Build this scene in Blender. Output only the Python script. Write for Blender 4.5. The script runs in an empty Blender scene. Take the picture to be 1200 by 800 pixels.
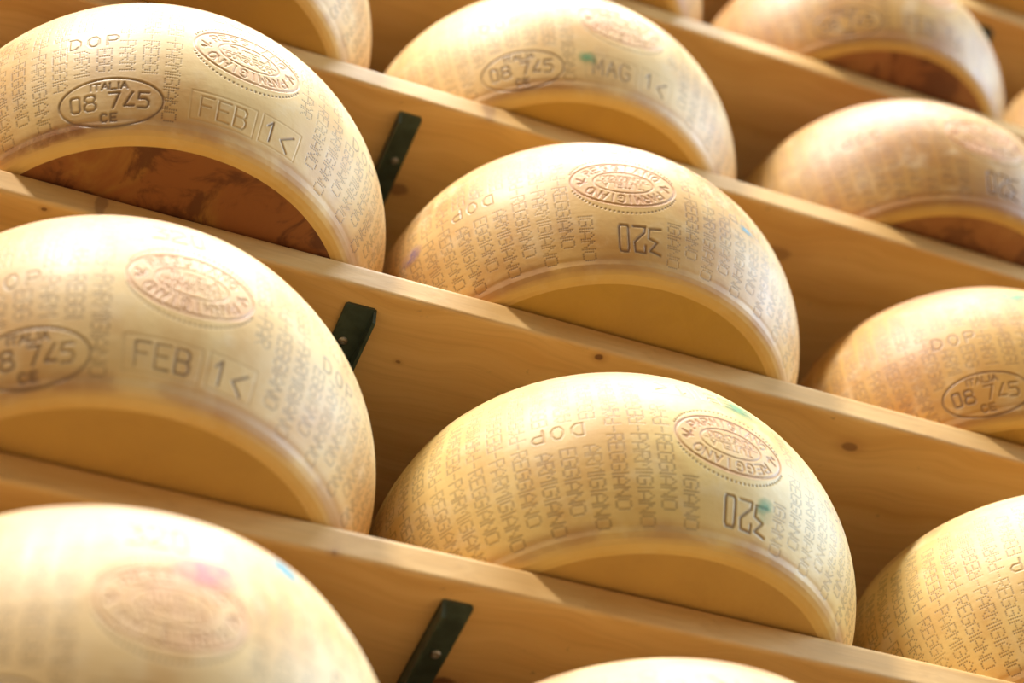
import bpy, math
import numpy as np
from mathutils import Matrix, Vector

scene = bpy.context.scene
COL = scene.collection
ZO = 2.5                      # height of the middle shelf above the floor
PITCH = 0.32566               # shelf spacing

# ------------------------------------------------------------------ camera
cam = bpy.data.cameras.new('camera')
cam.sensor_width = 36.0
cam.lens = 2409.436 * 36.0 / 1200.0
cam.clip_start = 0.05
cam.dof.use_dof = True
cam.dof.focus_distance = 1.73
cam.dof.aperture_fstop = 3.2
cam_o = bpy.data.objects.new('camera', cam)
COL.objects.link(cam_o)
CR = (0.92009612, -0.38168765, -0.08796403)
CU = (-0.24302305, -0.73240829, 0.63601721)
CF = (0.3071855, 0.56381968, 0.76664492)
cam_o.matrix_world = Matrix(((CR[0], CU[0], -CF[0], 0.0),
                             (CR[1], CU[1], -CF[1], -0.99255),
                             (CR[2], CU[2], -CF[2], -1.40335 + ZO),
                             (0, 0, 0, 1)))
scene.camera = cam_o

# ------------------------------------------------------------------ light
world = bpy.data.worlds.new('world')
scene.world = world
world.use_nodes = True
bg = world.node_tree.nodes['Background']
bg.inputs['Color'].default_value = (1.0, 0.88, 0.68, 1)
bg.inputs['Strength'].default_value = 0.26


def window_light(name, target, direction, dist, sx, sy, power, color):
    """daylight coming in through a high window of the hall"""
    d = Vector(direction).normalized()
    l = bpy.data.lights.new(name, 'AREA')
    l.shape = 'RECTANGLE'
    l.size, l.size_y = sx, sy
    l.energy = power
    l.color = color
    o = bpy.data.objects.new(name, l)
    o.location = Vector(target) + d * dist
    o.rotation_euler = d.to_track_quat('Z', 'Y').to_euler()
    COL.objects.link(o)
    return o


def sph(az, el):
    """az: degrees from -Y (the aisle) toward +X"""
    a, e = math.radians(az), math.radians(el)
    return (math.sin(a) * math.cos(e), -math.cos(a) * math.cos(e), math.sin(e))


TGT = (0.7, 0.0, ZO)
window_light('window_light_near', TGT, sph(-50, 55), 5.0, 0.5, 0.5, 330, (1.0, 0.96, 0.90))
window_light('skylight', TGT, sph(20, 74), 5.0, 2.6, 2.0, 300, (0.95, 0.98, 1.0))
window_light('window_light_far', TGT, sph(70, 22), 5.0, 3.4, 2.7, 360, (0.60, 0.80, 1.0))

scene.view_settings.view_transform = 'Standard'
scene.view_settings.look = 'None'
scene.view_settings.gamma = 1.0
scene.view_settings.use_curve_mapping = False
scene.view_settings.exposure = 0.27


# ------------------------------------------------------------------ node helpers
class NT:
    def __init__(self, name):
        self.m = bpy.data.materials.new(name)
        self.m.use_nodes = True
        self.t = self.m.node_tree
        self.b = self.t.nodes['Principled BSDF']
        self.out = self.t.nodes['Material Output']

    def n(self, typ, **kw):
        nd = self.t.nodes.new(typ)
        for k, v in kw.items():
            setattr(nd, k, v)
        return nd

    def link(self, a, b):
        self.t.links.new(a, b)

    def put(self, sock, v):
        if isinstance(v, bpy.types.NodeSocket):
            self.link(v, sock)
        else:
            sock.default_value = v

    def math(self, op, a, b=0.0, clamp=False):
        nd = self.n('ShaderNodeMath', operation=op, use_clamp=clamp)
        self.put(nd.inputs[0], a)
        self.put(nd.inputs[1], b)
        return nd.outputs[0]

    def vmath(self, op, a, b):
        nd = self.n('ShaderNodeVectorMath', operation=op)
        self.put(nd.inputs[0], a)
        self.put(nd.inputs[1], b)
        return nd.outputs['Value'] if op in ('LENGTH', 'DISTANCE') else nd.outputs[0]

    def ramp(self, v, a, b, c=0.0, d=1.0):
        nd = self.n('ShaderNodeMapRange', interpolation_type='SMOOTHSTEP')
        self.put(nd.inputs['Value'], v)
        nd.inputs['From Min'].default_value = a
        nd.inputs['From Max'].default_value = b
        nd.inputs['To Min'].default_value = c
        nd.inputs['To Max'].default_value = d
        return nd.outputs[0]

    def mix(self, f, a, b, blend='MIX'):
        nd = self.n('ShaderNodeMix', data_type='RGBA', blend_type=blend)
        self.put(nd.inputs[0], f)
        self.put(nd.inputs[6], a)
        self.put(nd.inputs[7], b)
        return nd.outputs[2]

    def noise(self, vec, scale, detail=3.0, rough=0.55, dist=0.0):
        nd = self.n('ShaderNodeTexNoise')
        self.put(nd.inputs['Vector'], vec)
        nd.inputs['Scale'].default_value = scale
        nd.inputs['Detail'].default_value = detail
        nd.inputs['Roughness'].default_value = rough
        nd.inputs['Distortion'].default_value = dist
        return nd.outputs['Fac']

    def attr(self, name):
        return self.n('ShaderNodeAttribute', attribute_name=name).outputs['Fac']

    def bump(self, h, strength, dist, prev=None):
        nd = self.n('ShaderNodeBump')
        nd.inputs['Strength'].default_value = strength
        nd.inputs['Distance'].default_value = dist
        self.put(nd.inputs['Height'], h)
        if prev is not None:
            self.link(prev, nd.inputs['Normal'])
        return nd.outputs[0]


def object_coords(N, jitter=True):
    co = N.n('ShaderNodeTexCoord').outputs['Object']
    if jitter:
        inf = N.n('ShaderNodeObjectInfo')
        # one look per wheel: the offset follows the wheel's own colour value, the same on all its parts
        sep = N.n('ShaderNodeSeparateColor')
        N.link(inf.outputs['Color'], sep.inputs[0])
        off = N.math('MULTIPLY', N.math('ADD', sep.outputs[0], N.math('MULTIPLY', sep.outputs[2], 3.7)), 37.0)
        cx = N.n('ShaderNodeCombineXYZ')
        N.link(off, cx.inputs[0])
        N.link(off, cx.inputs[1])
        return N.vmath('ADD', co, cx.outputs[0]), inf, co
    return co, None, co


def rind_material(name, seal=False):
    N = NT(name)
    co, inf, raw = object_coords(N)
    base = inf.outputs['Color']
    stain_amt = inf.outputs['Alpha']
    big = N.noise(co, 9.0, 4.0, 0.6, 0.4)
    mid = N.noise(co, 34.0, 4.0, 0.6)
    dark = N.mix(1.0, base, (0.80, 0.62, 0.42, 1), 'MULTIPLY')
    c = N.mix(N.ramp(big, 0.40, 0.68, 0.0, 0.85), base, dark)
    pale = N.mix(0.5, base, (0.90, 0.80, 0.60, 1))
    c = N.mix(N.ramp(mid, 0.50, 0.72, 0.0, 0.45), c, pale)
    # brown handling stains, stronger on some wheels
    st = N.noise(co, 14.0, 5.0, 0.65, 0.8)
    c = N.mix(N.math('MULTIPLY', N.ramp(st, 0.53, 0.70), stain_amt, True), c, (0.40, 0.18, 0.06, 1))
    # worn brownish heel band along both rims
    v = N.attr('rim')
    hb = N.noise(co, 13.0, 4.0, 0.6, 0.5)
    band = N.math('MULTIPLY', N.math('MULTIPLY', N.ramp(v, 0.12, 0.50), N.ramp(v, 0.97, 0.78)), N.ramp(hb, 0.32, 0.58), True)
    c = N.mix(N.math('MULTIPLY', band, 0.55), c, (0.42, 0.19, 0.08, 1))
    # the rim keeps the yellow tone of the flat faces
    c = N.mix(N.ramp(v, 0.76, 0.94, 0.0, 0.60), c, (0.68, 0.43, 0.11, 1))
    if seal:
        pk = N.noise(co, 30.0, 3.0)
        c = N.mix(N.ramp(pk, 0.35, 0.65, 0.15, 0.52), c, (0.85, 0.45, 0.27, 1))
    ink = N.math('POWER', N.attr('ink'), 0.7)
    wear = N.noise(co, 26.0, 3.0, 0.6)
    ia = N.math('MULTIPLY', ink, N.ramp(wear, 0.30, 0.55, 0.55, 1.0), True)
    c = N.mix(N.math('MULTIPLY', ia, 0.92), c, (0.40, 0.13, 0.06, 1) if seal else (0.13, 0.07, 0.045, 1))
    N.link(c, N.b.inputs['Base Color'])
    # turning marks around the wheel and fine pores
    mp = N.n('ShaderNodeMapping')
    mp.inputs['Scale'].default_value = (4.0, 4.0, 130.0)
    N.link(co, mp.inputs['Vector'])
    lines = N.noise(mp.outputs[0], 1.0, 3.0, 0.6)
    b = N.bump(lines, 0.10, 0.0015)
    b = N.bump(N.noise(co, 260.0, 3.0, 0.6), 0.12, 0.0008, b)
    b = N.bump(mid, 0.18, 0.003, b)
    N.link(b, N.b.inputs['Normal'])
    N.link(N.ramp(mid, 0.3, 0.7, 0.50, 0.62), N.b.inputs['Roughness'])
    N.b.inputs['Specular IOR Level'].default_value = 0.45
    N.b.inputs['Coat Weight'].default_value = 0.16
    N.b.inputs['Coat Roughness'].default_value = 0.40
    return N.m


def face_material():
    N = NT('cheese_face')
    co, inf, raw = object_coords(N)
    base = inf.outputs['Color']
    amt = inf.outputs['Alpha']
    big = N.noise(co, 7.0, 5.0, 0.62, 0.7)
    c = N.mix(N.ramp(N.noise(co, 20.0, 3.0), 0.35, 0.7, 0.0, 0.35), base, (0.50, 0.30, 0.09, 1))
    c = N.mix(N.math('MULTIPLY', N.ramp(big, 0.24, 0.52), amt, True), c, (0.28, 0.10, 0.03, 1))
    c = N.mix(N.math('MULTIPLY', N.ramp(N.noise(co, 18.0, 5.0, 0.65, 1.0), 0.48, 0.62), N.math('MULTIPLY', amt, 0.85), True),
              c, (0.11, 0.035, 0.015, 1))
    N.link(c, N.b.inputs['Base Color'])
    b = N.bump(N.noise(co, 40.0, 4.0), 0.25, 0.003)
    b = N.bump(N.noise(co, 240.0, 3.0), 0.12, 0.0008, b)
    N.link(b, N.b.inputs['Normal'])
    N.b.inputs['Roughness'].default_value = 0.45
    N.b.inputs['Specular IOR Level'].default_value = 0.45
    return N.m


def wood_material(name, knots=(), tint=(1, 1, 1), zc=0.0):
    N = NT(name)
    co = N.n('ShaderNodeTexCoord').outputs['Object']
    warp = N.noise(co, 5.0, 2.0)
    wx = N.n('ShaderNodeCombineXYZ')
    N.link(N.math('MULTIPLY', N.math('SUBTRACT', warp, 0.5), 0.10), wx.inputs[1])
    cw = N.vmath('ADD', co, wx.outputs[0])
    mp = N.n('ShaderNodeMapping')
    mp.inputs['Scale'].default_value = (1.6, 26.0, 26.0)
    N.link(cw, mp.inputs['Vector'])
    g1 = N.noise(mp.outputs[0], 1.0, 4.0, 0.6, 0.3)
    mp2 = N.n('ShaderNodeMapping')
    mp2.inputs['Scale'].default_value = (9.0, 230.0, 230.0)
    N.link(cw, mp2.inputs['Vector'])
    g2 = N.noise(mp2.outputs[0], 1.0, 3.0, 0.6)
    A = [0.76 * tint[0], 0.49 * tint[1], 0.20 * tint[2], 1]
    B = [0.62 * tint[0], 0.35 * tint[1], 0.11 * tint[2], 1]
    c = N.mix(N.ramp(g1, 0.30, 0.74), tuple(A), tuple(B))
    c = N.mix(N.ramp(g2, 0.45, 0.75, 0.0, 0.25), c, (0.45, 0.24, 0.085, 1))
    # grime specks
    sp = N.noise(co, 48.0, 3.0, 0.6)
    c = N.mix(N.ramp(sp, 0.70, 0.78, 0.0, 0.55), c, (0.22, 0.13, 0.07, 1))
    for (kx, ky, kr, ks) in knots:
        mk = N.n('ShaderNodeMapping', vector_type='POINT')
        mk.inputs['Location'].default_value = (-kx / (kr * 1.5), -ky / kr, 0)
        mk.inputs['Scale'].default_value = (1 / (kr * 1.5), 1 / kr, 0.0)
        N.link(cw, mk.inputs['Vector'])
        d = N.vmath('LENGTH', mk.outputs[0], (0, 0, 0))
        dn = N.math('ADD', d, N.math('MULTIPLY', N.math('SUBTRACT', sp, 0.5), 0.9))
        c = N.mix(N.ramp(dn, 2.6, 0.7, 0.0, 0.45 * ks), c, (0.42, 0.20, 0.07, 1))
        c = N.mix(N.ramp(dn, 1.05, 0.6, 0.0, 0.85 * ks), c, (0.16, 0.065, 0.03, 1))
    N.link(c, N.b.inputs['Base Color'])
    b = N.bump(g2, 0.18, 0.0012)
    b = N.bump(g1, 0.12, 0.003, b)
    N.link(b, N.b.inputs['Normal'])
    N.b.inputs['Roughness'].default_value = 0.55
    N.b.inputs['Specular IOR Level'].default_value = 0.35
    return N.m


def plain(name, color, rough, metallic=0.0, var=0.15, scale=40.0, bump=0.1):
    N = NT(name)
    co = N.n('ShaderNodeTexCoord').outputs['Object']
    nz = N.noise(co, scale, 4.0)
    dark = tuple(x * (1 - 2 * var) for x in color) + (1,)
    c = N.mix(N.ramp(nz, 0.3, 0.7), tuple(color) + (1,), dark)
    N.link(c, N.b.inputs['Base Color'])
    N.link(N.bump(N.noise(co, scale * 6, 3.0), bump, 0.001), N.b.inputs['Normal'])
    N.b.inputs['Roughness'].default_value = rough
    N.b.inputs['Metallic'].default_value = metallic
    return N.m


def smudge_material(name, color):
    N = NT(name)
    co = N.n('ShaderNodeTexCoord').outputs['Object']
    nz = N.noise(co, 70.0, 4.0, 0.65)
    a = N.math('MULTIPLY', N.attr('fall'), N.ramp(nz, 0.30, 0.60, 0.15, 1.0), True)
    N.b.inputs['Base Color'].default_value = tuple(color) + (1,)
    N.b.inputs['Roughness'].default_value = 0.5
    N.link(N.math('MULTIPLY', a, 0.60), N.b.inputs['Alpha'])
    return N.m


# ------------------------------------------------------------------ mesh helpers
def quad_mesh(name, V, Q, mat, attrs=None, smooth=True):
    """V (n,3), Q (m,4)"""
    me = bpy.data.meshes.new(name)
    V = np.ascontiguousarray(V, np.float32)
    Q = np.ascontiguousarray(Q, np.int32)
    me.vertices.add(len(V))
    me.vertices.foreach_set('co', V.ravel())
    me.loops.add(Q.size)
    me.loops.foreach_set('vertex_index', Q.ravel())
    me.polygons.add(len(Q))
    me.polygons.foreach_set('loop_start', np.arange(0, Q.size, 4, dtype=np.int32))
    me.polygons.foreach_set('use_smooth', np.full(len(Q), smooth, bool))
    for k, a in (attrs or {}).items():
        at = me.attributes.new(k, 'FLOAT', 'POINT')
        at.data.foreach_set('value', np.ascontiguousarray(a, np.float32).ravel())
    me.update(calc_edges=True)
    me.materials.append(mat)
    return me


def poly_mesh(name, V, Fs, mat, smooth=False):
    me = bpy.data.meshes.new(name)
    me.from_pydata([tuple(v) for v in V], [], [list(q) for q in Fs])
    me.update()
    me.polygons.foreach_set('use_smooth', [smooth] * len(me.polygons))
    me.materials.append(mat)
    return me


def obj(name, me, parent=None, loc=(0, 0, 0)):
    o = bpy.data.objects.new(name, me)
    COL.objects.link(o)
    o.location = loc
    if parent is not None:
        o.parent = parent
    return o


def tag(o, label=None, cat=None, group=None, kind=None):
    for k, v in (('label', label), ('category', cat), ('group', group), ('kind', kind)):
        if v:
            o[k] = v
    return o


def prism_x(name, prof, x0, x1, mat, smooth_from=None):
    """closed (y,z) outline swept along x"""
    n = len(prof)
    V = [(x0, y, z) for y, z in prof] + [(x1, y, z) for y, z in prof]
    Fs = [(i, (i + 1) % n, n + (i + 1) % n, n + i) for i in range(n)]
    Fs += [tuple(range(n - 1, -1, -1)), tuple(range(n, 2 * n))]
    return poly_mesh(name, V, Fs, mat)


# ------------------------------------------------------------------ setting
M_floor = plain('floor_concrete', (0.24, 0.17, 0.10), 0.6, 0, 0.08, 6.0)
M_light_block = plain('light_block_matte', (0.60, 0.48, 0.33), 0.9, 0, 0.06, 5.0)
fl = obj('floor', poly_mesh('floor', [(-6, -8, 0), (8, -8, 0), (8, 1.0, 0), (-6, 1.0, 0)], [(0, 1, 2, 3)], M_floor))
tag(fl, kind='structure')
lblk = obj('light_block_back', poly_mesh('light_block_back', [(-6, 0.50, 0), (8, 0.50, 0), (8, 0.50, 5.2), (-6, 0.50, 5.2)],  # unseen panel, added to stop light coming through behind the boards
                                [(0, 1, 2, 3)], M_light_block))
tag(lblk, kind='structure')

# ------------------------------------------------------------------ shelves
TH = 0.033
DEPTH = 0.495


def shelf_profile():
    r1, r2 = 0.0085, 0.004
    P = []
    for i in range(7):                       # rounded upper front corner
        a = math.pi / 2 + (math.pi / 2) * i / 6
        P.append((r1 + r1 * math.cos(a), -r1 + r1 * math.sin(a)))
    for i in range(5):                       # slightly eased lower front corner
        a = math.pi + (math.pi / 2) * i / 4
        P.append((r2 + r2 * math.cos(a), -TH + r2 + r2 * math.sin(a)))
    P += [(DEPTH, -TH), (DEPTH, 0.0)]
    return P


SHELF = {
    3: ('pale pine shelf board cut off by the upper right corner', [], (1, 1, 1)),
    2: ('pine shelf board under the brown wheel near the upper right', [(1.35, 0.06, 0.008, 0.7)], (1, 1, 1)),
    1: ('pine shelf board carrying the wheel stamped MAG 14', [(0.897, 0.048, 0.014, 0.55), (0.553, 0.002, 0.007, 0.5), (0.494, 0.105, 0.009, 0.7)], (1, 1, 1)),
    0: ('pine shelf board across the middle under the amber wheel', [(0.629, 0.006, 0.0032, 1.0), (0.896, 0.021, 0.006, 0.8), (0.463, 0.059, 0.002, 0.8), (0.136, 0.004, 0.002, 0.9), (0.18, 0.0, 0.004, 0.6)], (1, 1, 1)),
    -1: ('pine shelf board under the sharp yellow wheel with pink oval seal', [(0.501, 0.106, 0.011, 1.0), (0.99, 0.004, 0.004, 0.7), (0.372, 0.0, 0.003, 0.7)], (1, 1, 1)),
    -2: ('pine shelf board along the bottom edge, below the blurred wheel', [], (1, 1, 1)),
}
for k, (lab, knots, tint) in SHELF.items():
    m = wood_material('pine_board', knots, tint)
    me = prism_x('shelf_board', shelf_profile(), -0.75, 2.35, m)
    o = obj('shelf_board', me, None, (0, 0, ZO + k * PITCH))
    tag(o, lab, 'shelf', 'shelf boards of the cheese rack')

# ------------------------------------------------------------------ green steel brackets under the boards
M_green = plain('green_paint', (0.060, 0.088, 0.066), 0.40, 0, 0.22, 60.0, 0.15)
M_screw = plain('screw_steel', (0.50, 0.46, 0.40), 0.35, 0.9, 0.1, 300.0)


def angle_bar(name, x0, x1, flange_right, y0, y1):
    t, h = 0.0028, 0.014
    ch = 0.005
    # horizontal leg: outline in (x,y) with chamfered front corners
    out = [(x0 + 0.002, y0), (x1 - 0.002, y0), (x1, y0 + 0.002), (x1, y1), (x0, y1), (x0, y0 + 0.002)]
    n = len(out)
    V = [(x, y, 0.0) for x, y in out] + [(x, y, -t) for x, y in out]
    Fs = [tuple(range(n)), tuple(range(2 * n - 1, n - 1, -1))]
    Fs += [(i, i + n, (i + 1) % n + n, (i + 1) % n) for i in range(n)]
    # upright leg hanging down on one side, front corner cut at a slant
    xa, xb = (x1 - t, x1) if flange_right else (x0, x0 + t)
    prof = [(y0 + 0.001, 0.0), (y0 + 0.001, -t - 0.001), (y0 + ch, -h), (y1, -h), (y1, 0.0)]
    b = len(V)
    m = len(prof)
    V += [(xa, y, z) for y, z in prof] + [(xb, y, z) for y, z in prof]
    Fs += [tuple(b + i for i in range(m)), tuple(b + 2 * m - 1 - i for i in range(m))]
    Fs += [(b + i, b + i + m, b + (i + 1) % m + m, b + (i + 1) % m) for i in range(m)]
    me = poly_mesh(name, V, Fs, M_green)
    return me


def screw_mesh():
    n = 18
    V, Fs = [], []
    rings = [(0.0041, 0.0), (0.0041, -0.0008), (0.0033, -0.0018), (0.0018, -0.0022)]
    for r, z in rings:
        V += [(r * math.cos(2 * math.pi * i / n), r * math.sin(2 * math.pi * i / n), z) for i in range(n)]
    for k in range(len(rings) - 1):
        Fs += [(k * n + i, k * n + (i + 1) % n, (k + 1) * n + (i + 1) % n, (k + 1) * n + i) for i in range(n)]
    # recessed star drive
    b = len(V)
    V += [((0.0017 if i % 3 else 0.0008) * math.cos(2 * math.pi * i / n),
           (0.0017 if i % 3 else 0.0008) * math.sin(2 * math.pi * i / n), -0.0010) for i in range(n)]
    k = len(rings) - 1
    Fs += [(k * n + i, k * n + (i + 1) % n, b + (i + 1) % n, b + i) for i in range(n)]
    Fs.append(tuple(b + i for i in range(n)))
    return poly_mesh('screw', V, Fs, M_screw)


SCREW = screw_mesh()
for k, x0, x1, right, sy, lab in (
        (1, 0.462, 0.486, False, 0.074, 'dark green steel bracket beside the MAG 14 wheel'),
        (0, 0.398, 0.4255, True, 0.058, 'dark green steel bracket between the sharp FEB 14 wheel and the amber wheel'),
        (-1, 0.464, 0.489, False, 0.074, 'dark green steel bracket at the bottom, right of the blurred wheel'),
        (3, 1.324, 1.350, True, 0.074, 'dark green steel bracket near the upper right corner')):
    o = obj('shelf_bracket', angle_bar('shelf_bracket', x0, x1, right, 0.0185, 0.495), None, (0, 0, ZO + k * PITCH - TH))
    tag(o, lab, 'bracket', 'green brackets under the shelves')
    xm = (x0 + x1) / 2 + (-0.003 if right else 0.003)
    for yy in (sy, sy + 0.28):
        s = obj('screw', SCREW, o, (xm, yy, -0.0028))
        s['label'] = 'steel screw head'

# ------------------------------------------------------------------ cheese wheels
RB, RC, RF, HH = 0.2103, 0.1842, 0.1670, 0.2071       # bulge, shoulder and face radius, height
STEP = 0.58                                             # mm between grid points on the rind
CIRC = 2 * math.pi * 210.0
FINE = 400.0                                            # stamped side of the rind; the plain back gets a coarser grid
_f = np.linspace(-FINE, FINE, int(2 * FINE / STEP) + 1)
_c = np.linspace(FINE, CIRC / 2, 130)[1:-1]
S_AX = np.concatenate([-_c[::-1], _f, _c])              # position round the wheel in mm, 0 = middle of the seal
S_AX = np.concatenate([[-CIRC / 2], S_AX])
NS = len(S_AX)


def rind_profile():
    zz = np.linspace(0.012, HH - 0.012, 200)
    u = (zz - HH / 2) / (HH / 2 - 0.012)
    rr = RB - (RB - RC) * u ** 2
    lo = np.array([(RF, 0.0), (RF + 0.0045, 0.0004), (RF + 0.0090, 0.0019), (RF + 0.0128, 0.0048), (RF + 0.0155, 0.0084)])
    P = np.concatenate([lo[:, ::1], np.stack([rr, zz], 1), np.stack([lo[::-1, 0], HH - lo[::-1, 1]], 1)])
    # a faint fold left by the mould hoop above either rim
    for zf in (0.0135, HH - 0.0135):
        P[:, 0] -= 0.0003 * np.exp(-((P[:, 1] - zf) / 0.0016) ** 2)
    L = np.concatenate([[0], np.cumsum(np.hypot(*np.diff(P, axis=0).T))])
    n = int(L[-1] / (STEP * 1e-3)) + 1
    t = np.linspace(0, L[-1], n)
    return np.interp(t, L, P[:, 0]), np.interp(t, L, P[:, 1])


PR, PZ = rind_profile()
NV = len(PR)
ZMM = PZ * 1000.0

# 5x7 dot letters
DOT = {
    'P': ['11110', '10001', '10001', '11110', '10000', '10000', '10000'],
    'A': ['00100', '01010', '10001', '10001', '11111', '10001', '10001'],
    'R': ['11110', '10001', '10001', '11110', '10100', '10010', '10001'],
    'M': ['10001', '11011', '10101', '10101', '10001', '10001', '10001'],
    'I': ['00100', '00100', '00100', '00100', '00100', '00100', '00100'],
    'G': ['01110', '10001', '10000', '10111', '10001', '10001', '01110'],
    'N': ['10001', '11001', '11001', '10101', '10011', '10011', '10001'],
    'O': ['01110', '10001', '10001', '10001', '10001', '10001', '01110'],
    'E': ['11111', '10000', '10000', '11110', '10000', '10000', '11111'],
}
# stroke letters in a unit box
STR = {
    'A': [[(0, 0), (.5, 1), (1, 0)], [(.2, .38), (.8, .38)]],
    'B': [[(0, 0), (0, 1), (.75, 1), (.95, .85), (.95, .65), (.75, .52), (0, .52)], [(.75, .52), (1, .38), (1, .15), (.8, 0), (0, 0)]],
    'C': [[(1, .85), (.75, 1), (.25, 1), (0, .75), (0, .25), (.25, 0), (.75, 0), (1, .15)]],
    'D': [[(0, 0), (0, 1), (.6, 1), (1, .7), (1, .3), (.6, 0), (0, 0)]],
    'E': [[(1, 1), (0, 1), (0, 0), (1, 0)], [(0, .52), (.8, .52)]],
    'F': [[(1, 1), (0, 1), (0, 0)], [(0, .52), (.8, .52)]],
    'G': [[(1, .85), (.75, 1), (.25, 1), (0, .75), (0, .25), (.25, 0), (.75, 0), (1, .2), (1, .45), (.6, .45)]],
    'I': [[(.5, 0), (.5, 1)]],
    'L': [[(0, 1), (0, 0), (1, 0)]],
    'M': [[(0, 0), (.05, 1), (.5, .3), (.95, 1), (1, 0)]],
    'N': [[(0, 0), (0, 1), (1, 0), (1, 1)]],
    'O': [[(.3, 0), (0, .3), (0, .7), (.3, 1), (.7, 1), (1, .7), (1, .3), (.7, 0), (.3, 0)]],
    'P': [[(0, 0), (0, 1), (.75, 1), (1, .82), (1, .62), (.75, .45), (0, .45)]],
    'R': [[(0, 0), (0, 1), (.75, 1), (1, .82), (1, .65), (.75, .5), (0, .5)], [(.5, .5), (1, 0)]],
    'S': [[(1, .85), (.75, 1), (.25, 1), (0, .8), (.1, .6), (.9, .4), (1, .2), (.75, 0), (.25, 0), (0, .15)]],
    'T': [[(0, 1), (1, 1)], [(.5, 1), (.5, 0)]],
    'U': [[(0, 1), (0, .25), (.25, 0), (.75, 0), (1, .25), (1, 1)]],
    'Z': [[(0, 1), (1, 1), (0, 0), (1, 0)]],
    '0': [[(.2, 0), (.1, .1), (.1, .9), (.2, 1), (.78, 1), (.88, .9), (.88, .1), (.78, 0), (.2, 0)]],
    '1': [[(.1, .72), (.5, 1), (.5, 0)]],
    '2': [[(0, .74), (0, 1), (.85, .98), (.92, .62), (.05, .22), (0, 0), (1, .02)]],
    '3': [[(0, 1), (.92, .90), (.30, .56), (1, .44), (.95, .06), (0, 0)]],
    '4': [[(.85, 1), (.05, .12), (.95, .12)]],
    '5': [[(1, 1), (.1, 1), (.05, .56), (.7, .60), (1, .42), (1, .16), (.75, 0), (0, 0)]],
    '7': [[(0, 1), (1, 1), (.35, 0)]],
    '8': [[(.25, .53), (.05, .72), (.1, .95), (.3, 1), (.7, 1), (.9, .95), (.95, .72), (.75, .53), (.25, .53), (0, .32), (0, .1), (.2, 0), (.8, 0), (1, .1), (1, .32), (.75, .53)]],
    'q': [[(.95, .95), (.10, .50), (.75, .02)]],      # the open 4 of the date punch
}


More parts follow.
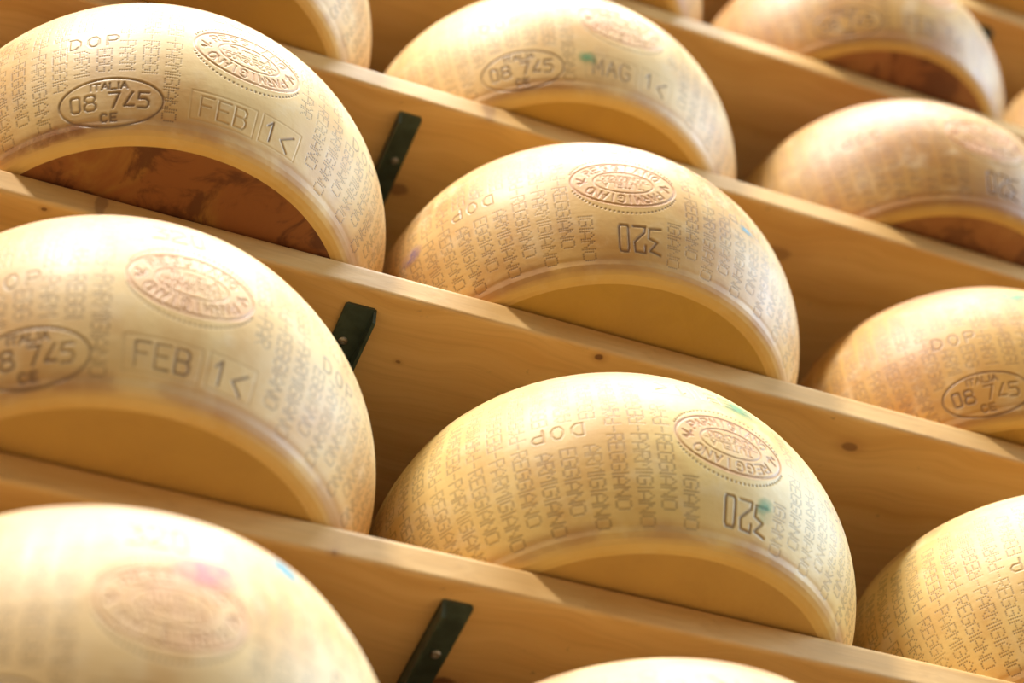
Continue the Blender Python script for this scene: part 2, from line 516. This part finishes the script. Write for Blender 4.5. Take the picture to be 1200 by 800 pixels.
class Raster:
    """relief (mm, outward +) and ink on the rind grid, drawn in mould coordinates"""

    def __init__(self, flipped, base=None):
        self.fl = flipped
        if base is None:
            self.h = np.zeros((NV, NS), np.float32)
            self.k = np.zeros((NV, NS), np.float32)
        else:
            self.h, self.k = base.h.copy(), base.k.copy()

    def T(self, s, v):
        if self.fl:
            return -s, 207.1 - v - 7.0
        return s, v - 7.0

    def _win(self, s0, s1, v0, v1, pad):
        j0 = int(np.searchsorted(S_AX, s0 - pad))
        j1 = int(np.searchsorted(S_AX, s1 + pad))
        i0 = int(np.searchsorted(ZMM, v0 - pad))
        i1 = int(np.searchsorted(ZMM, v1 + pad))
        return max(j0, 0), min(j1, NS), max(i0, 0), min(i1, NV)

    def seg(self, a, b, w, depth, ink):
        (ax, ay), (bx, by) = self.T(*a), self.T(*b)
        j0, j1, i0, i1 = self._win(min(ax, bx), max(ax, bx), min(ay, by), max(ay, by), w * 2.6)
        if j0 >= j1 or i0 >= i1:
            return
        X, Y = np.meshgrid(S_AX[j0:j1], ZMM[i0:i1])
        dx, dy = bx - ax, by - ay
        L2 = dx * dx + dy * dy + 1e-9
        t = np.clip(((X - ax) * dx + (Y - ay) * dy) / L2, 0, 1)
        d2 = (X - ax - t * dx) ** 2 + (Y - ay - t * dy) ** 2
        g = np.exp(-d2 / (w * w))
        # groove with a slightly raised lip
        lip = np.exp(-d2 / (4.4 * w * w)) * 0.28
        sub = self.h[i0:i1, j0:j1]
        new = (lip - g * 1.25) * depth * 0.62
        self.h[i0:i1, j0:j1] = np.where(np.abs(new) > np.abs(sub), new, sub)
        self.k[i0:i1, j0:j1] = np.maximum(self.k[i0:i1, j0:j1], g * ink)

    def line(self, pts, w, depth, ink):
        for a, b in zip(pts[:-1], pts[1:]):
            self.seg(a, b, w, depth, ink)

    def text(self, txt, s0, v0, cw, ch, gap, w, depth, ink, slope=0.0):
        x = s0
        for c in txt:
            if c == ' ':
                x += cw * 0.75
                continue
            lw = cw * (0.15 if c == 'I' else 1.0)
            for st in STR[c]:
                self.line([(x + px * lw, v0 + py * ch + (x - s0) * slope) for px, py in st], w, depth, ink)
            x += lw + gap

    def ellipse(self, cs, cv, a, b, w, depth, ink, gaps=(), n=96):
        for i in range(n):
            p0, p1 = 2 * math.pi * i / n, 2 * math.pi * (i + 1) / n
            if any(abs((math.degrees(p0) - g + 180) % 360 - 180) < 3.5 for g in gaps):
                continue
            self.seg((cs + a * math.cos(p0), cv + b * math.sin(p0)), (cs + a * math.cos(p1), cv + b * math.sin(p1)), w, depth, ink)

    def around(self, txt, cs, cv, a, b, ang0, ang1, cw, ch, w, depth, ink):
        """letters round an oval, heads outward, clockwise from ang0 to ang1 (degrees)"""
        n = len(txt)
        for i, c in enumerate(txt):
            p = math.radians(ang0 + (ang1 - ang0) * (i + 0.5) / n)
            x, y = cs + a * math.cos(p), cv + b * math.sin(p)
            nx, ny = math.cos(p) / a, math.sin(p) / b
            L = math.hypot(nx, ny)
            nx, ny = nx / L, ny / L
            tx, ty = ny, -nx
            lw = cw * (0.4 if c == 'I' else 1.0)
            for st in STR[c]:
                self.line([(x + tx * (px - .5) * lw + nx * (py - .5) * ch, y + ty * (px - .5) * lw + ny * (py - .5) * ch)
                           for px, py in st], w, depth, ink)

    def dots(self, pts, r, depth, ink):
        P = np.array([self.T(*p) for p in pts])
        jj = np.searchsorted(S_AX, P[:, 0])
        ii = np.clip(np.searchsorted(ZMM, P[:, 1]), 0, NV - 1)
        for di in range(-3, 4):
            for dj in range(-3, 4):
                i = np.clip(ii + di, 0, NV - 1)
                j = np.clip(jj + dj, 0, NS - 1)
                ds = S_AX[j] - P[:, 0]
                dv = ZMM[i] - P[:, 1]
                g = np.exp(-(ds * ds + dv * dv) / (r * r))
                np.minimum.at(self.h, (i, j), (-g * depth).astype(np.float32))
                np.maximum.at(self.k, (i, j), (g * ink).astype(np.float32))


def blocked(s, v):
    if ((s) / 56) ** 2 + ((v - 105) / 45) ** 2 < 1:
        return True
    if abs(s) < 56 and 62 < v < 142:
        return True
    if -37 < s < 17 and v > 140:
        return True
    if -56 < s < 66 and v < 75:
        return True
    if ((s + 116) / 51) ** 2 + ((v - 35) / 28) ** 2 < 1 or (-168 < s < -66 and v < 40):
        return True
    for c in (-131, 141):
        if abs(s - c) < 27 and abs(v - 100) < 14:
            return True
    return False


def column_dots():
    pts = []
    cols = [(40 + 19.05 * k, k % 2 == 0) for k in range(0, 31)] + [(-45 - 19.05 * k, k % 2 == 0) for k in range(0, 31)]
    cols = [(s, e) for s, e in cols if abs(s) < FINE - 9]
    LH = 12.6
    for s, even in cols:
        up, dn = ('PARMIGIANO', 'REGGIANO') if even else ('REGGIANO', 'PARMIGIANO')
        if not blocked(s, 104):
            pts += [(s, 104 + d) for d in (-2.2, 0, 2.2)]
        for word, sg in ((up, 1), (dn, -1)):
            pos = 5.0
            for c in word:
                adv = 3.3 if c == 'I' else 9.15
                vc = 104 + sg * (pos + adv / 2)
                pos += adv
                if blocked(s, vc):
                    continue
                g = DOT[c]
                for ry, row in enumerate(g):
                    for rx, ch in enumerate(row):
                        if ch == '1':
                            along = (rx - 2) * 1.74
                            across = (3 - ry) * LH / 6.3
                            # lower word reads downward with heads to the right, upper word is its half turn
                            pts.append((s - sg * across, vc + sg * along))
    return pts


CD = column_dots()


def draw_common(R):
    R.dots(CD, 0.56, 0.40, 1.0)
    for c in (-131, 141):
        R.text('DOP', c - 20.5, 93.5, 9.0, 13.5, 7.0, 0.9, 0.75, 0.55)
    # dairy number in its oval
    cs, cv = -116, 35
    R.ellipse(cs, cv, 46, 20.5, 1.0, 0.95, 0.75, gaps=(0, 180))
    R.text('ITALIA', cs - 17, cv + 10.6, 5.4, 5.6, 1.7, 0.95, 0.8, 0.75)
    R.text('08', cs - 36, cv - 6, 10.0, 12.4, 3.0, 1.05, 0.95, 0.85)
    R.text('745', cs - 1, cv - 5.6, 9.2, 12.6, 3.4, 1.05, 0.95, 0.85)
    R.text('CE', cs - 9, cv - 16, 5.2, 6.0, 3.6, 1.0, 0.85, 0.8)
    # batch number
    R.text('320', -31, 156, 11.5, 24, 3.6, 1.15, 1.2, 0.80)
    return R


def draw_seal(R, top, bottom):
    f = 0.85 if R.fl else 0.45                           # some seals kept more ink than others
    R.ellipse(0, 105, 48, 29.5, 1.1, 1.1, 0.55 * f)
    R.ellipse(0, 105, 27.5, 14.5, 0.9, 0.9, 0.40 * f)
    R.around(top, 0, 105, 38.0, 22.3, 152, 28, 6.0, 8.5, 0.95, 0.95, 0.42 * f)
    R.around(bottom, 0, 105, 38.0, 22.3, -26, -154, 5.4, 8.5, 0.95, 0.95, 0.42 * f)
    R.around('14', 0, 105, 38.5, 22.3, 190, 170, 5.0, 8.0, 1.0, 1.0, 0.85 * f)
    R.around('14', 0, 105, 38.5, 22.3, 10, -10, 5.0, 8.0, 1.0, 1.0, 0.85 * f)
    R.text('TUTELA', -18, 106.5, 4.6, 6.5, 1.9, 0.85, 0.85, 0.20)
    R.text('CONSORZIO', -21, 96.5, 3.9, 6.0, 1.2, 0.8, 0.8, 0.20)
    R.line([(-24, 104.6), (24, 104.6)], 0.7, 0.6, 0.15)
    n = 76
    R.dots([(50.0 * math.cos(2 * math.pi * i / n), 105 + 38.0 * math.sin(2 * math.pi * i / n)) for i in range(n)
            if abs(math.sin(2 * math.pi * i / n)) > 0.30], 0.85, 0.75, 0.85)
    return R


def draw_date(R, month, ink_m, ink_d):
    for x0, x1, v0, v1 in ((-46, 14, 25, 50), (20, 60, 26, 51)):
        R.line([(x0, v0), (x1, v0), (x1, v1), (x0, v1), (x0, v0)], 0.75, 0.40, 0.04 + 0.06 * ink_m)
    R.text(month, -37, 29, 11.0, 17, 4.6, 0.9, 0.9, ink_m)
    R.text('1', 25, 30, 11, 17, 3, 0.9, 0.9, ink_d)
    R.text('q', 40, 28, 14, 17, 3, 0.9, 0.9, ink_d)
    return R


RG, SG = np.meshgrid(np.arange(NV), np.arange(NS), indexing='ij')
THETA = S_AX / 210.0
CO = np.stack([np.sin(THETA), -np.cos(THETA)])
dR = np.gradient(PR)
dZ = np.gradient(PZ)
LN = np.hypot(dR, dZ)
NR, NZ = dZ / LN, -dR / LN                              # outward normal of the profile
rim = np.clip(1 - np.minimum(ZMM, HH * 1000 - ZMM) / 24.0, 0, 1)


def regions(flipped):
    """which faces of the grid belong to which stamped field"""
    vc = ZMM[:-1] + np.diff(ZMM) / 2
    sc = S_AX + 0.5 * STEP
    Sx, Vx = np.meshgrid(sc, vc)
    if flipped:
        Sx, Vx = -Sx, 207.1 - 7.0 - Vx
    else:
        Vx = Vx + 7.0
    reg = np.zeros(Sx.shape, np.int8)
    reg[(Sx / 50.5) ** 2 + ((Vx - 105) / 32.0) ** 2 < 1] = 1
    reg[((Sx + 116) / 48.5) ** 2 + ((Vx - 35) / 23.0) ** 2 < 1] = 2
    reg[(Sx > -49) & (Sx < 63) & (Vx > 22.5) & (Vx < 53.5)] = 3
    reg[(Sx > -35) & (Sx < 14) & (Vx > 152.5) & (Vx < 184)] = 4
    reg[(abs(Sx + 131) < 23.5) & (abs(Vx - 100) < 10.5)] = 5
    reg[(abs(Sx - 141) < 23.5) & (abs(Vx - 100) < 10.5)] = 6
    return reg


def grid_verts(R):
    h = R.h * 1e-3
    r = PR[:, None] + NR[:, None] * h
    z = PZ[:, None] + NZ[:, None] * h
    return np.stack([r * CO[0], r * CO[1], z], -1).reshape(-1, 3)


M_rind = rind_material('cheese_rind')
M_seal = rind_material('cheese_seal', True)
M_face = face_material()
QI = None


def all_quads():
    i, j = np.meshgrid(np.arange(NV - 1), np.arange(NS), indexing='ij')
    j1 = (j + 1) % NS
    return np.stack([i * NS + j, i * NS + j1, (i + 1) * NS + j1, (i + 1) * NS + j], -1)


QI = all_quads()
RIMV = np.repeat(rim[:, None], NS, 1)


def submesh(name, R, mask, mat, V=None):
    V = grid_verts(R) if V is None else V
    q = QI[mask]
    ids, inv = np.unique(q.ravel(), return_inverse=True)
    return quad_mesh(name, V[ids], inv.reshape(-1, 4), mat,
                     {'ink': R.k.reshape(-1)[ids], 'rim': RIMV.reshape(-1)[ids]})


def face_disc(name, z, up):
    n, rings = 160, [RF * x for x in (1.0, 0.985, 0.95, 0.88, 0.78, 0.66, 0.54, 0.42, 0.30, 0.18, 0.07)]
    V, Fs = [], []
    for r in rings:
        dz = 0.0006 * min(1.0, (RF - r) / 0.02)          # shallow dish inside the rim
        V += [(r * math.sin(2 * math.pi * i / n), -r * math.cos(2 * math.pi * i / n), z + (-dz if up else dz)) for i in range(n)]
    for k in range(len(rings) - 1):
        for i in range(n):
            q = (k * n + i, k * n + (i + 1) % n, (k + 1) * n + (i + 1) % n, (k + 1) * n + i)
            Fs.append(q if up else q[::-1])
    last = [(len(rings) - 1) * n + i for i in range(n)]
    Fs.append(tuple(last if up else last[::-1]))
    return poly_mesh(name, V, Fs, M_face, True)


DISC_B = face_disc('lower_face', 0.0, False)
DISC_T = face_disc('upper_face', HH, True)

KIT = {}
for fl_ in (False, True):
    base = Raster(fl_)
    draw_common(base)
    reg = regions(fl_)
    full = Raster(fl_, base)
    draw_seal(full, 'REGGIANO', 'PARMIGIANO')
    V0 = grid_verts(full)
    kit = {'rind': submesh('rind', full, (reg == 0) , M_rind, V0),
           'dairy_stamp': submesh('dairy_stamp', full, reg == 2, M_rind, V0),
           'number_stamp': submesh('number_stamp', full, reg == 4, M_rind, V0),
           'origin_stamp': submesh('origin_stamp', full, reg == 5, M_rind, V0),
           'origin_stamp_b': submesh('origin_stamp', full, reg == 6, M_rind, V0),
           'oval_seal': submesh('oval_seal', full, reg == 1, M_seal, V0)}
    if fl_:
        alt = Raster(fl_, base)
        draw_seal(alt, 'PARMIGIANO', 'REGGIANO')
        kit['oval_seal_turned'] = submesh('oval_seal', alt, reg == 1, M_seal)
    for key, mo, a, b in (('feb_faint', 'FEB', 0.22, 0.85), ('feb', 'FEB', 0.85, 0.85), ('mag', 'MAG', 0.70, 0.80)):
        dd = Raster(fl_, full)
        draw_date(dd, mo, a, b)
        kit['date_' + key] = submesh('date_stamp', dd, reg == 3, M_rind)
    KIT[fl_] = kit

SMUDGE = {}


def smudge_mesh(s, v, a, b):
    """thin film of marking ink lying on the rind, local to its wheel (mm)"""
    nu, nv_ = 20, 12
    V, at = [], []
    for i in range(nv_ + 1):
        for j in range(nu + 1):
            x, y = -1 + 2 * j / nu, -1 + 2 * i / nv_
            zz = np.clip(v + y * b, 3, 204)
            r = np.interp(zz, ZMM, PR) + 0.00035
            th = (s + x * a) / 210.0
            V.append((r * math.sin(th), -r * math.cos(th), zz / 1000))
            at.append(max(0.0, 1 - (x * x + y * y)) ** 0.8)
    Q = [(i * (nu + 1) + j, i * (nu + 1) + j + 1, (i + 1) * (nu + 1) + j + 1, (i + 1) * (nu + 1) + j)
         for i in range(nv_) for j in range(nu)]
    return V, Q, at


SM = {'green': (0.10, 0.42, 0.22), 'blue': (0.10, 0.45, 0.62), 'pink': (0.85, 0.25, 0.32), 'violet': (0.42, 0.28, 0.42), 'brown': (0.42, 0.16, 0.06)}
for k_, c_ in list(SM.items()):
    SM[k_] = smudge_material('ink_' + k_, c_)

CREAM = (0.85, 0.61, 0.27)
YELL = (0.82, 0.595, 0.215)
AMBER = (0.75, 0.48, 0.165)
ORANGE = (0.53, 0.31, 0.072)
F_GOLD = (0.54, 0.32, 0.06)
F_TAN = (0.57, 0.35, 0.09)
# key, row, x, y, radius scale, height scale, flipped, shift round the wheel (mm), rind colour, rind stain, face colour, face stain,
# date, seal, smudges (position round the world-facing wheel), label
WHEELS = [
    ('Cl', 0, .2458, .1059, 1.006, 1.011, False, 26, CREAM, 0.28, F_GOLD, 1.0, 'date_feb_faint', 'oval_seal',
     [('violet', -30, 148, 32, 20), ('brown', -150, 9, 55, 7)], 'pale cheese wheel with a dark brown blotched underside, faint boxed FEB and 14'),
    ('Cm', 0, .6725, .1108, 1.003, .991, True, -48, AMBER, 0.30, F_GOLD, 0.05, 'date_mag', 'oval_seal_turned',
     [('blue', 83, 92, 14, 5), ('violet', -262, 92, 16, 10)], 'amber cheese wheel in the middle with 320 upside down under its tan oval seal'),
    ('Cr', 0, 1.1352, .1372, .999, .994, False, -5, (0.66, 0.385, 0.10), 0.30, F_GOLD, 0.2, 'date_feb', 'oval_seal',
     [('green', -55, 160, 34, 14)], 'orange cheese wheel at the right edge with a green ink mark on top'),
    ('Dl', -1, .2266, .1046, .990, 1.026, False, 6.5, CREAM, 0.05, F_TAN, 0.05, 'date_feb', 'oval_seal',
     [], 'pale cheese wheel with bold FEB 14 and a plain golden underside'),
    ('Dm', -1, .6585, .1193, 1.001, .970, True, 15, YELL, 0.18, F_TAN, 0.05, 'date_feb', 'oval_seal',
     [('green', 45, 42, 10, 12), ('green', 42, 160, 25, 18)], 'yellow cheese wheel with a pink oval seal and green specks by its upside down 320'),
    ('Dr', -1, 1.1176, .1173, .992, 1.004, True, -2, YELL, 0.10, F_TAN, 0.1, 'date_feb', 'oval_seal',
     [], 'yellow cheese wheel in the lower right corner, cut by the frame, covered in dotted lettering'),
    ('Bl', 1, .2481, .0914, .965, 1.000, False, 30, CREAM, 0.10, F_GOLD, 0.05, 'date_feb', 'oval_seal',
     [], 'cheese wheel at the top edge showing only its golden underside and right flank'),
    ('Bm', 1, .6779, .1326, 1.002, .974, False, 1, CREAM, 0.18, F_GOLD, 0.05, 'date_mag', 'oval_seal',
     [('green', -43, 38, 12, 9)], 'pale cheese wheel stamped MAG 14 with a small green ink smudge'),
    ('Br', 1, 1.1258, .1293, 1.007, 1.022, True, -7, ORANGE, 0.35, (0.42, 0.20, 0.06), 0.75, 'date_feb', 'oval_seal',
     [('blue', -95, 150, 30, 14)], 'brown orange cheese wheel with a blue green tint on top and dark underside'),
    ('Al', 2, .6870, .1157, 1.0, 1.0, False, 20, AMBER, 0.10, F_GOLD, 0.2, 'date_feb', 'oval_seal',
     [], 'cheese wheel at the top edge of which only the lower right tip shows'),
    ('Am', 2, 1.1223, .1210, .986, .995, False, 6, (0.56, 0.325, 0.078), 0.28, (0.38, 0.17, 0.05), 0.85, 'date_feb', 'oval_seal',
     [], 'brown orange cheese wheel at the top edge with a deep brown underside'),
    ('Ar', 2, 1.5569, .1205, 1.0, .999, True, 0, ORANGE, 0.2, F_GOLD, 0.3, 'date_feb', 'oval_seal',
     [], 'brown cheese wheel of which only a sliver shows at the right edge'),
    ('Zr', 3, 1.42, .125, 1.0, 1.0, False, 0, YELL, 0.1, F_GOLD, 0.1, 'date_feb', 'oval_seal',
     [], 'cheese wheel resting on the topmost board in the upper right corner'),
    ('El', -2, .2310, .0897, .972, 1.024, False, -3, CREAM, 0.05, F_TAN, 0.1, 'date_feb', 'oval_seal',
     [('pink', 18, 132, 26, 15), ('pink', 22, 136, 16, 9), ('blue', 90, 180, 16, 16), ('blue', 92, 184, 12, 12)], 'blurred pale cheese wheel in the lower left corner with pink and blue ink spots'),
    ('Em', -2, .6525, .1118, .994, 1.005, True, 10, CREAM, 0.05, F_TAN, 0.1, 'date_feb', 'oval_seal',
     [], 'cheese wheel peeking over the bottom edge, only its rounded top showing'),
]

for n_, (key, row, x, y, ra, ha, flp, sh, rc, rs, fc, fs, date, seal, smud, lab) in enumerate(WHEELS):
    root = bpy.data.objects.new('cheese_wheel', None)
    COL.objects.link(root)
    root.empty_display_size = 0.1
    root.location = (x, y, ZO + row * PITCH)
    root.rotation_euler = (0, 0, sh / 210.0)
    root.scale = (ra, ra, ha)
    tag(root, lab, 'cheese wheel', 'cheese wheels ageing on the shelves')
    kit = KIT[flp]
    j = 0.004 * n_
    rcol = (rc[0] + j * 0.3, rc[1], rc[2] + j * 0.3, rs)
    fcol = (fc[0] + j * 0.3, fc[1], fc[2] + j * 0.3, fs)
    for nm, mk in (('rind', 'rind'), ('oval_seal', seal), ('dairy_stamp', 'dairy_stamp'), ('date_stamp', date),
                   ('number_stamp', 'number_stamp'), ('origin_stamp', 'origin_stamp'), ('origin_stamp', 'origin_stamp_b')):
        p = obj(nm, kit[mk], root)
        p.color = rcol
    for nm, me in (('lower_face', DISC_B), ('upper_face', DISC_T)):
        p = obj(nm, me, root)
        p.color = fcol
    for col, s, v, a, b in smud:
        V, Q, at = smudge_mesh(s - sh, v, a, b)
        me = quad_mesh('ink_smudge', V, Q, SM[col], {'fall': at})
        p = obj('ink_smudge', me, root)
        p['label'] = col + ' smudge of marking ink'
